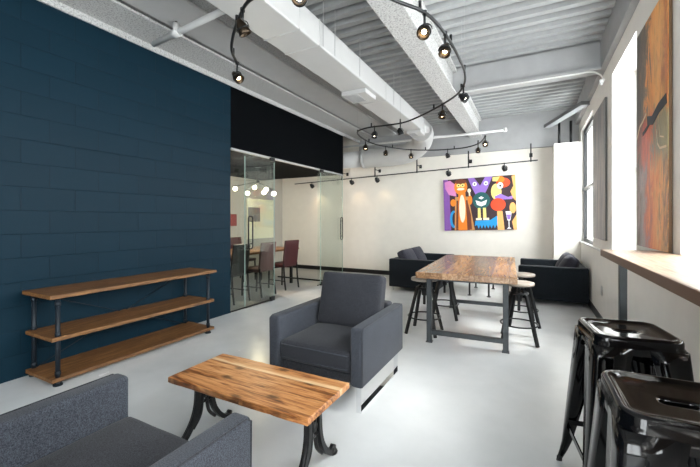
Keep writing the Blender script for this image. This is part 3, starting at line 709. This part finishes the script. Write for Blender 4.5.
# ------------------------------------------------------------------ metal bar stools
def rrect(hx, hy, r, z, n=6):
    P_ = []
    for cx, cy, a0 in ((hx-r, hy-r, 0), (-hx+r, hy-r, PI/2), (-hx+r, -hy+r, PI), (hx-r, -hy+r, 1.5*PI)):
        for k in range(n+1):
            a = a0+PI/2*k/n; P_.append((cx+r*math.cos(a), cy+r*math.sin(a), z))
    return P_
def metal_stool(label, loc, rz):
    t = empty('bar_stool', label, 'bar stool', loc, rz, 'glossy black metal bar stools'); H_ = .826
    m = MB()
    h = .167
    R = [rrect(h+.006, h+.006, .055, H_-.075), rrect(h+.005, h+.005, .055, H_-.040), rrect(h+.001, h+.001, .055, H_-.036), rrect(h+.001, h+.001, .055, H_-.012),
         rrect(h-.003, h-.003, .052, H_-.003), rrect(h-.010, h-.010, .048, H_), rrect(h-.020, h-.020, .042, H_-.001), rrect(h-.028, h-.028, .038, H_-.007), rrect(h-.034, h-.034, .036, H_-.010),
         rrect(.11, .10, .03, H_-.0125), rrect(.055, .035, .02, H_-.014), rrect(.045, .019, .0185, H_-.015), rrect(.042, .016, .0155, H_-.019), rrect(.042, .016, .0155, H_-.032)]
    m.rings(R, caps=False); m.build('seat', M['gloss_black'], t)
    # apron underside sheet edges
    m = MB(); m.rings([rrect(h+.003, h+.003, .055, H_-.075), rrect(h-.002, h-.002, .052, H_-.075), rrect(h-.004, h-.004, .052, H_-.04)], caps=False); m.build('apron', M['gloss_black'], t)
    for sx in (-1, 1):
        for sy in (-1, 1):
            m = MB(); R = []
            for k in range(13):
                u = k/12; z = (H_-.045)*(1-u)
                c = h+.006+ .062*u + .012*max(0, u-.85)/.15
                a = .115*(1-u)**.85+.030; th_ = .004
                bl = .020
                def pt(dx, dy): return (sx*(c-dx), sy*(c-dy), z)
                # folded L sheet: outer path then inner path
                R.append([pt(0+.003*(u), a), pt(.0, a*.5), pt(0, bl), pt(bl*.3, bl*.3), pt(bl, 0), pt(a*.5, 0), pt(a, 0), pt(a, th_), pt(a*.5, th_), pt(bl, th_), pt(bl*.3+th_, bl*.3+th_), pt(th_, bl), pt(th_, a*.5), pt(th_, a)])
            m.rings(R); lg = m.build('leg', M['gloss_black'], t)
            cx = h+.068+.004
            MB().box((sx*(cx+.004)-(.024 if sx > 0 else 0), sy*(cx+.004)-(.024 if sy > 0 else 0), 0), (sx*(cx+.004)+(0 if sx > 0 else .024), sy*(cx+.004)+(0 if sy > 0 else .024), .022), .004).build('rubber_foot', M['rubber'], lg)
    # footrest bars between legs
    zf = .235; c = h+.006+.062*(1-zf/(H_-.045))-.012
    for p, q in (((-c, -c), (c, -c)), ((c, -c), (c, c)), ((c, c), (-c, c)), ((-c, c), (-c, -c))):
        d = Vector((q[0]-p[0], q[1]-p[1], 0)).normalized(); nx = Vector((-d.y, d.x, 0))
        MB().bar([(p[0], p[1], zf), (q[0], q[1], zf)], (0, 0, 1), .026, .006).build('footrest', M['gloss_black'], t)
    # X brace under seat
    for s in (-1, 1):
        c2 = h-.012
        MB().bar([(-c2, -c2*s, H_-.13), (c2, c2*s, H_-.13)], (0, 0, 1), .022, .004).build('cross_brace', M['gloss_black'], t)
    return t
ms = metal_stool('glossy black metal bar stool standing behind the nearest one, by the counter post', (.397, 2.10, 0), math.radians(8))
dup(ms, (.378, 1.345, 0), math.radians(1), 'glossy black metal bar stool nearest the camera, cropped by the right edge of the photo')

# ------------------------------------------------------------------ meeting room furniture
t = empty('meeting_table', 'brown wood meeting table behind the glass partition', 'table', (-4.98, 5.05, 0))
MB().box((-.52, -1.25, .715), (.52, 1.25, .75), .004).build('tabletop', M['meeting_wood'], t)
for x in (-.42, .42):
    for y in (-1.1, 1.1): MB().box((x-.025, y-.025, 0), (x+.025, y+.025, .715), .003).build('leg', M['black_metal'], t)
def mchair(label, loc, rz, mat):
    t = empty('meeting_chair', label, 'chair', loc, rz, 'leather chairs around the meeting table')
    # faces +y local, back at -y
    m = MB().cushion((-.20, -.19, .43), (.20, .22, .49), .012, 6, .02); m.build('seat', mat, t)
    Mx = T(0, -.215, .70) @ RX(math.radians(7))
    m = MB().cushion((-.195, -.018, -.25), (.195, .018, .25), .008, 8, .014, Mx); b_ = m.build('backrest', mat, t)
    for x in (-.185, .185):
        MB().bar([(x, -.20, .50), (x, -.215, .25), (x, -.25, 0)], (1, 0, 0), .022, .022).build('leg', M['black_metal'], t)
        MB().bar([(x, .19, .45), (x, .20, 0)], (1, 0, 0), .022, .022).build('leg', M['black_metal'], t)
        MB().bar([(x, -.22, .17), (x, .19, .17)], (1, 0, 0), .015, .015).build('side_rail', M['black_metal'], t)
    return t
mchair('oxblood red leather chair at the meeting table, seen from behind in the door opening', (-4.40, 5.66, 0), PI/2-.1, M['leather_red'])
mchair('dusky brown leather chair seen from behind through the left glass door', (-4.38, 4.92, 0), PI/2, M['leather_brown'])
mchair('black leather chair at the near end of the meeting table beside the navy wall edge', (-4.42, 4.30, 0), PI/2+.05, M['leather_black'])
mchair('dark brown leather chair on the far side of the meeting table', (-5.74, 5.20, 0), -PI/2, M['leather_brown'])
mchair('dark red leather chair on the far side of the meeting table, near the lit wall board', (-5.74, 5.95, 0), -PI/2, M['leather_red'])

# chandelier
t = empty('chandelier', 'dark multi arm chandelier with glowing globe bulbs over the meeting table', 'chandelier', (-4.72, 5.3, 2.38))
MB().lathe([(.001, 0), (.06, 0), (.06, -.02), (.001, -.02)], n=20).cyl((0, 0, 0), (0, 0, -.30), .008, n=8).lathe([(.001, -.27), (.03, -.28), (.03, -.32), (.001, -.33)], n=16).build('stem', M['black_metal'], t)
for (x, z) in ((-5.24, 1.96), (-4.90, 1.99), (-5.02, 1.87), (-4.57, 1.93), (-4.28, 1.83), (-4.66, 1.88)):
    k = random.Random(int(x*100)).uniform(-.22, .22)
    e_ = Vector((x+4.72, k*.6, z-2.38))
    a_ = MB().tube([(0, 0, -.30), (e_.x, e_.y, e_.z+.05)], .006, 6).cyl((e_.x, e_.y, e_.z+.07), (e_.x, e_.y, e_.z+.035), .015, n=10).build('arm', M['black_metal'], t)
    MB().lathe([(.002, -.045), (.026, -.037), (.042, -.016), (.045, .004), (.038, .026), (.020, .042), (.002, .046)], tuple(e_), 18).build('globe_bulb', M['globe'], a_)

# ------------------------------------------------------------------ track lighting
ZT = 2.75
left = [(-.98, 1.56), (-1.20, 1.70), (-1.42, 1.71), (-1.63, 1.74), (-1.83, 1.86), (-2.06, 2.03), (-2.24, 2.2), (-2.36, 2.38)]
lp = catmull([(x, y, ZT) for x, y in left], 8)
t = empty('lighting_rail', 'curved black lighting rail over the navy wall end at the upper left', 'light rail', (0, 0, 0))
MB().tube(lp, .012, 8).build('rail', M['black_metal'], t)
for i in (4, 34, 50):
    p = lp[i]; MB().cyl(p, (p.x, p.y, ZT+.06), .012, n=8).build('standoff', M['black_metal'], t)
loop = [(-1.3, 1.0), (-1.0, 1.7), (-.80, 2.13), (-.65, 2.38), (-.585, 2.72), (-.565, 3.20), (-.575, 3.55), (-.64, 3.86), (-.80, 4.17), (-1.18, 4.57), (-1.60, 4.90), (-1.90, 4.95), (-2.22, 4.95), (-2.48, 5.10), (-2.60, 5.50), (-2.62, 5.95), (-2.50, 6.38), (-2.22, 6.85), (-1.85, 7.10), (-1.50, 7.20), (-1.12, 7.15), (-.85, 6.85), (-.70, 6.35)]
qp = catmull([(x, y, ZT) for x, y in loop], 6)
t = empty('lighting_rail', 'long S-curved black lighting rail snaking across the middle of the ceiling', 'light rail', (0, 0, 0))
MB().tube(qp, .012, 8).build('rail', M['black_metal'], t)
for i in range(8, len(qp), 9):
    p = qp[i]; MB().cyl((p.x, p.y, ZT-.01), (p.x, p.y, ZT+.06), .011, n=8).build('standoff', M['black_metal'], t)
    MB().cyl((p.x, p.y, ZT+.06), (p.x, p.y, 3.12 if -1.24 < p.x < -.99 else 3.0 if -2.2 < p.x < -1.8 else 3.40 if p.x < -2.3 else 3.5), .0015, n=5).build('hanger_wire', M['ceil_grey'], t)

def spot(label, p, aim, lit=True, drop=.07, group='small spotlights on the curved ceiling rails', sc=1.0):
    t = empty('track_spotlight', label, 'spotlight', p, 0, group)
    MB().cyl((0, 0, -.012), (0, 0, .012), .016, n=10).cyl((0, 0, -.012), (0, 0, -drop), .009, n=8).build('stem', M['black_metal'], t)
    d = Vector(aim).normalized(); q = Vector((0, 0, 1)).rotation_difference(-d).to_matrix().to_4x4()
    c = Vector((0, 0, -drop-.03*sc))
    Mx = T(*c) @ q     # local -z points along aim
    f = lambda L: [(r*sc, z*sc) for r, z in L]
    m = MB(); m.lathe([(r, z) for r, z in f([(.004, .045), (.016, .045), (.020, .030), (.030, .012), (.033, -.02), (.036, -.034), (.030, -.034), (.027, -.012), (.012, .008), (.004, .010)])], n=18, M=Mx)
    hs = m.build('lamp_housing', M['bronze'] if lit else M['black_metal'], t)
    for k in range(3): MB().lathe(f([(.034, -.006+k*.0), (.038, -.006), (.038, -.002), (.034, -.002)]), n=18, M=Mx @ T(0, 0, (k*.011)*sc)).build('cooling_ring', M['black_metal'], hs) if k == 0 else None
    MB().tube([Vector((math.cos(a)*.041*sc, 0, math.sin(a)*.038*sc)) + c for a in [PI*k/10 for k in range(11)]], .0035, 6).build('yoke', M['black_metal'], t)
    m = MB(); m.lathe(f([(.001, -.022), (.009, -.020), (.014, -.013), (.011, -.004), (.001, 0)]), n=14, M=Mx)
    m.build('bulb', M['bulb'] if lit else M['bulb_off'], t)
    return t
def on(pts, y_i): return pts[y_i]
def near(pts, x, y): return min(pts, key=lambda p: (p.x-x)**2+(p.y-y)**2)
SP = [
 (lp, -1.74, 1.80, (.3, .5, -1), 'dim bronze spotlight on the upper left rail, over the white duct'),
 (lp, -2.36, 2.38, (.6, .1, -.6), 'spotlight at the lower end of the upper left rail near the navy wall top'),
 (lp, -1.20, 1.70, (.5, -1.0, -.5), 'brightly glowing warm spotlight at the top edge of the photo'),
 (qp, -.66, 2.36, (-.1, -.6, -.8), 'bronze glowing spotlight, topmost on the right bend of the long rail'),
 (qp, -.585, 2.74, (-.1, -.4, -1), 'glowing spotlight hanging just below the topmost one on the right bend'),
 (qp, -.64, 3.86, (.7, -.1, -.6), 'dark spotlight at the right corner where the long rail turns back left'),
 (qp, -.98, 4.36, (-.1, -.2, -1), 'glowing spotlight in front of the middle beam, left of the rail corner'),
 (qp, -1.72, 4.93, (.2, .3, -.9), 'dark spotlight hanging in front of the white air duct'),
 (qp, -2.12, 4.95, (0, -.3, -1), 'glowing spotlight left of the dark one over the duct edge'),
 (qp, -2.60, 5.75, (.1, -.3, -1), 'spotlight at the leftmost turn of the long rail'),
 (qp, -2.50, 6.40, (.0, -.2, -1), 'spotlight just right of the leftmost turn, in front of the round duct'),
 (qp, -2.18, 6.88, (.1, -.2, -1), 'spotlight below the round duct elbow, second along from the left turn'),
 (qp, -1.50, 7.20, (.2, .4, -.9), 'dark ring shaped spotlight hanging at the lowest point of the rail loop'),
 (qp, -.90, 6.93, (.0, -.2, -1), 'small glowing spotlight next to the free end of the long rail'),
 (qp, -.70, 6.38, (.1, -.5, -1), 'bright glowing spotlight at the free end of the long rail'),
]
for i, (pp, x, y, aim, lab) in enumerate(SP):
    p = near(pp, x, y); dark = 'dark' in lab
    spot(lab, tuple(p), aim, not dark, .085, sc=1.25)
# straight wall rail across the back wall
t = empty('lighting_rail', 'long straight black lighting rail mounted on arms across the back wall', 'light rail', (0, 0, 0))
def wr(x): return (x, YB-.30, 2.355+.030*(x+4.4)*1.15)
MB().tube([wr(-5.7), wr(.10)], .012, 8).build('rail', M['black_metal'], t)
for x in (-4.25, -3.35, -2.32, -1.20, -.02):
    a = wr(x)
    m = MB().box((x-.012, a[1]-.012, a[2]-.02), (x+.012, a[1]+.012, a[2]+.34)).bar([(x, a[1], a[2]+.16), (x, YB, a[2]+.16)], (1, 0, 0), .02, .012)
    m.box((x-.03, YB-.012, a[2]+.12), (x+.03, YB, a[2]+.20)); m.build('bracket_arm', M['black_metal'], t)
for x, lab in ((-5.15, 'black wall rail spotlight seen through the glass, at the left end of the back wall'), (-3.98, 'black wall rail spotlight just right of the glass door'), (-3.30, 'black wall rail spotlight halfway between the door and the painting'), (-1.62, 'black wall rail spotlight over the left corner of the painting'), (-.50, 'black wall rail spotlight over the right corner of the painting')):
    a = wr(x); spot(lab, a, (.25, .75, -.6), False, .05, 'black spotlights on the back wall rail', 1.45)

# ------------------------------------------------------------------ lights
def light(kind, name, loc, energy, color, rot=None, **kw):
    d = bpy.data.lights.new(name, kind); d.energy = energy; d.color = color
    for k, v in kw.items(): setattr(d, k, v)
    o = bpy.data.objects.new(name, d); COL.objects.link(o); o.location = loc
    if rot: o.rotation_euler = rot
    return o
def aim_rot(p, q): return (Vector(q)-Vector(p)).to_track_quat('-Z', 'Y').to_euler()
WARM = (1, .74, .46)
for x, e in ((-5.15, 4), (-3.98, 2.4), (-3.28, 2.4), (-1.62, 1.6), (-.50, 1.6)):
    a = wr(x); p = (a[0]+.04, a[1]+.02, a[2]-.17)
    light('SPOT', 'wall_rail_beam', p, e, WARM, aim_rot(p, (a[0]+.1, YB, a[2]-.75)), spot_size=1.5, spot_blend=.8, shadow_soft_size=.03)
light('POINT', 'chandelier_glow', (-4.72, 5.3, 1.70), 45, (1, .80, .58), shadow_soft_size=.12)
# daylight arriving through each window opening and the added front one (sky portals outside the panes)
for a, b in W:
    o = light('AREA', 'daylight_window', (XR+.45, (a+b)/2, 1.95), 1, (1, 1, 1), (0, PI/2, 0), shape='RECTANGLE', size=2.1, size_y=b-a)
    o.data.cycles.is_portal = True
o = light('AREA', 'daylight_window', (-.2, YF-.3, 1.6), 1, (1, 1, 1), (PI/2, 0, 0), shape='RECTANGLE', size=1.6, size_y=2.7)  # portal for the added fill opening in the front wall
o.data.cycles.is_portal = True

sd = Vector((-1, .12, -1.25))
light('SUN', 'soft_sun', (4, 2, 6), 2.3, (1, .97, .92), sd.to_track_quat('-Z', 'Y').to_euler(), angle=math.radians(14))
wd = bpy.data.worlds.new('sky'); scn.world = wd; wd.use_nodes = True
bg = wd.node_tree.nodes['Background']; bg.inputs[0].default_value = (.95, .98, 1, 1); bg.inputs[1].default_value = 14

# ------------------------------------------------------------------ camera
cam = bpy.data.cameras.new('camera'); co = bpy.data.objects.new('camera', cam); COL.objects.link(co); scn.camera = co
co.location = (0, 0, 1.34); co.rotation_euler = (PI/2, 0, math.atan(182/355))
cam.sensor_width = 36; cam.lens = 355/700*36; cam.shift_y = -13.5/700; cam.clip_start = .02
scn.view_settings.view_transform = 'Standard'; scn.view_settings.look = 'None'
scn.view_settings.exposure = 0.52; scn.view_settings.gamma = 1
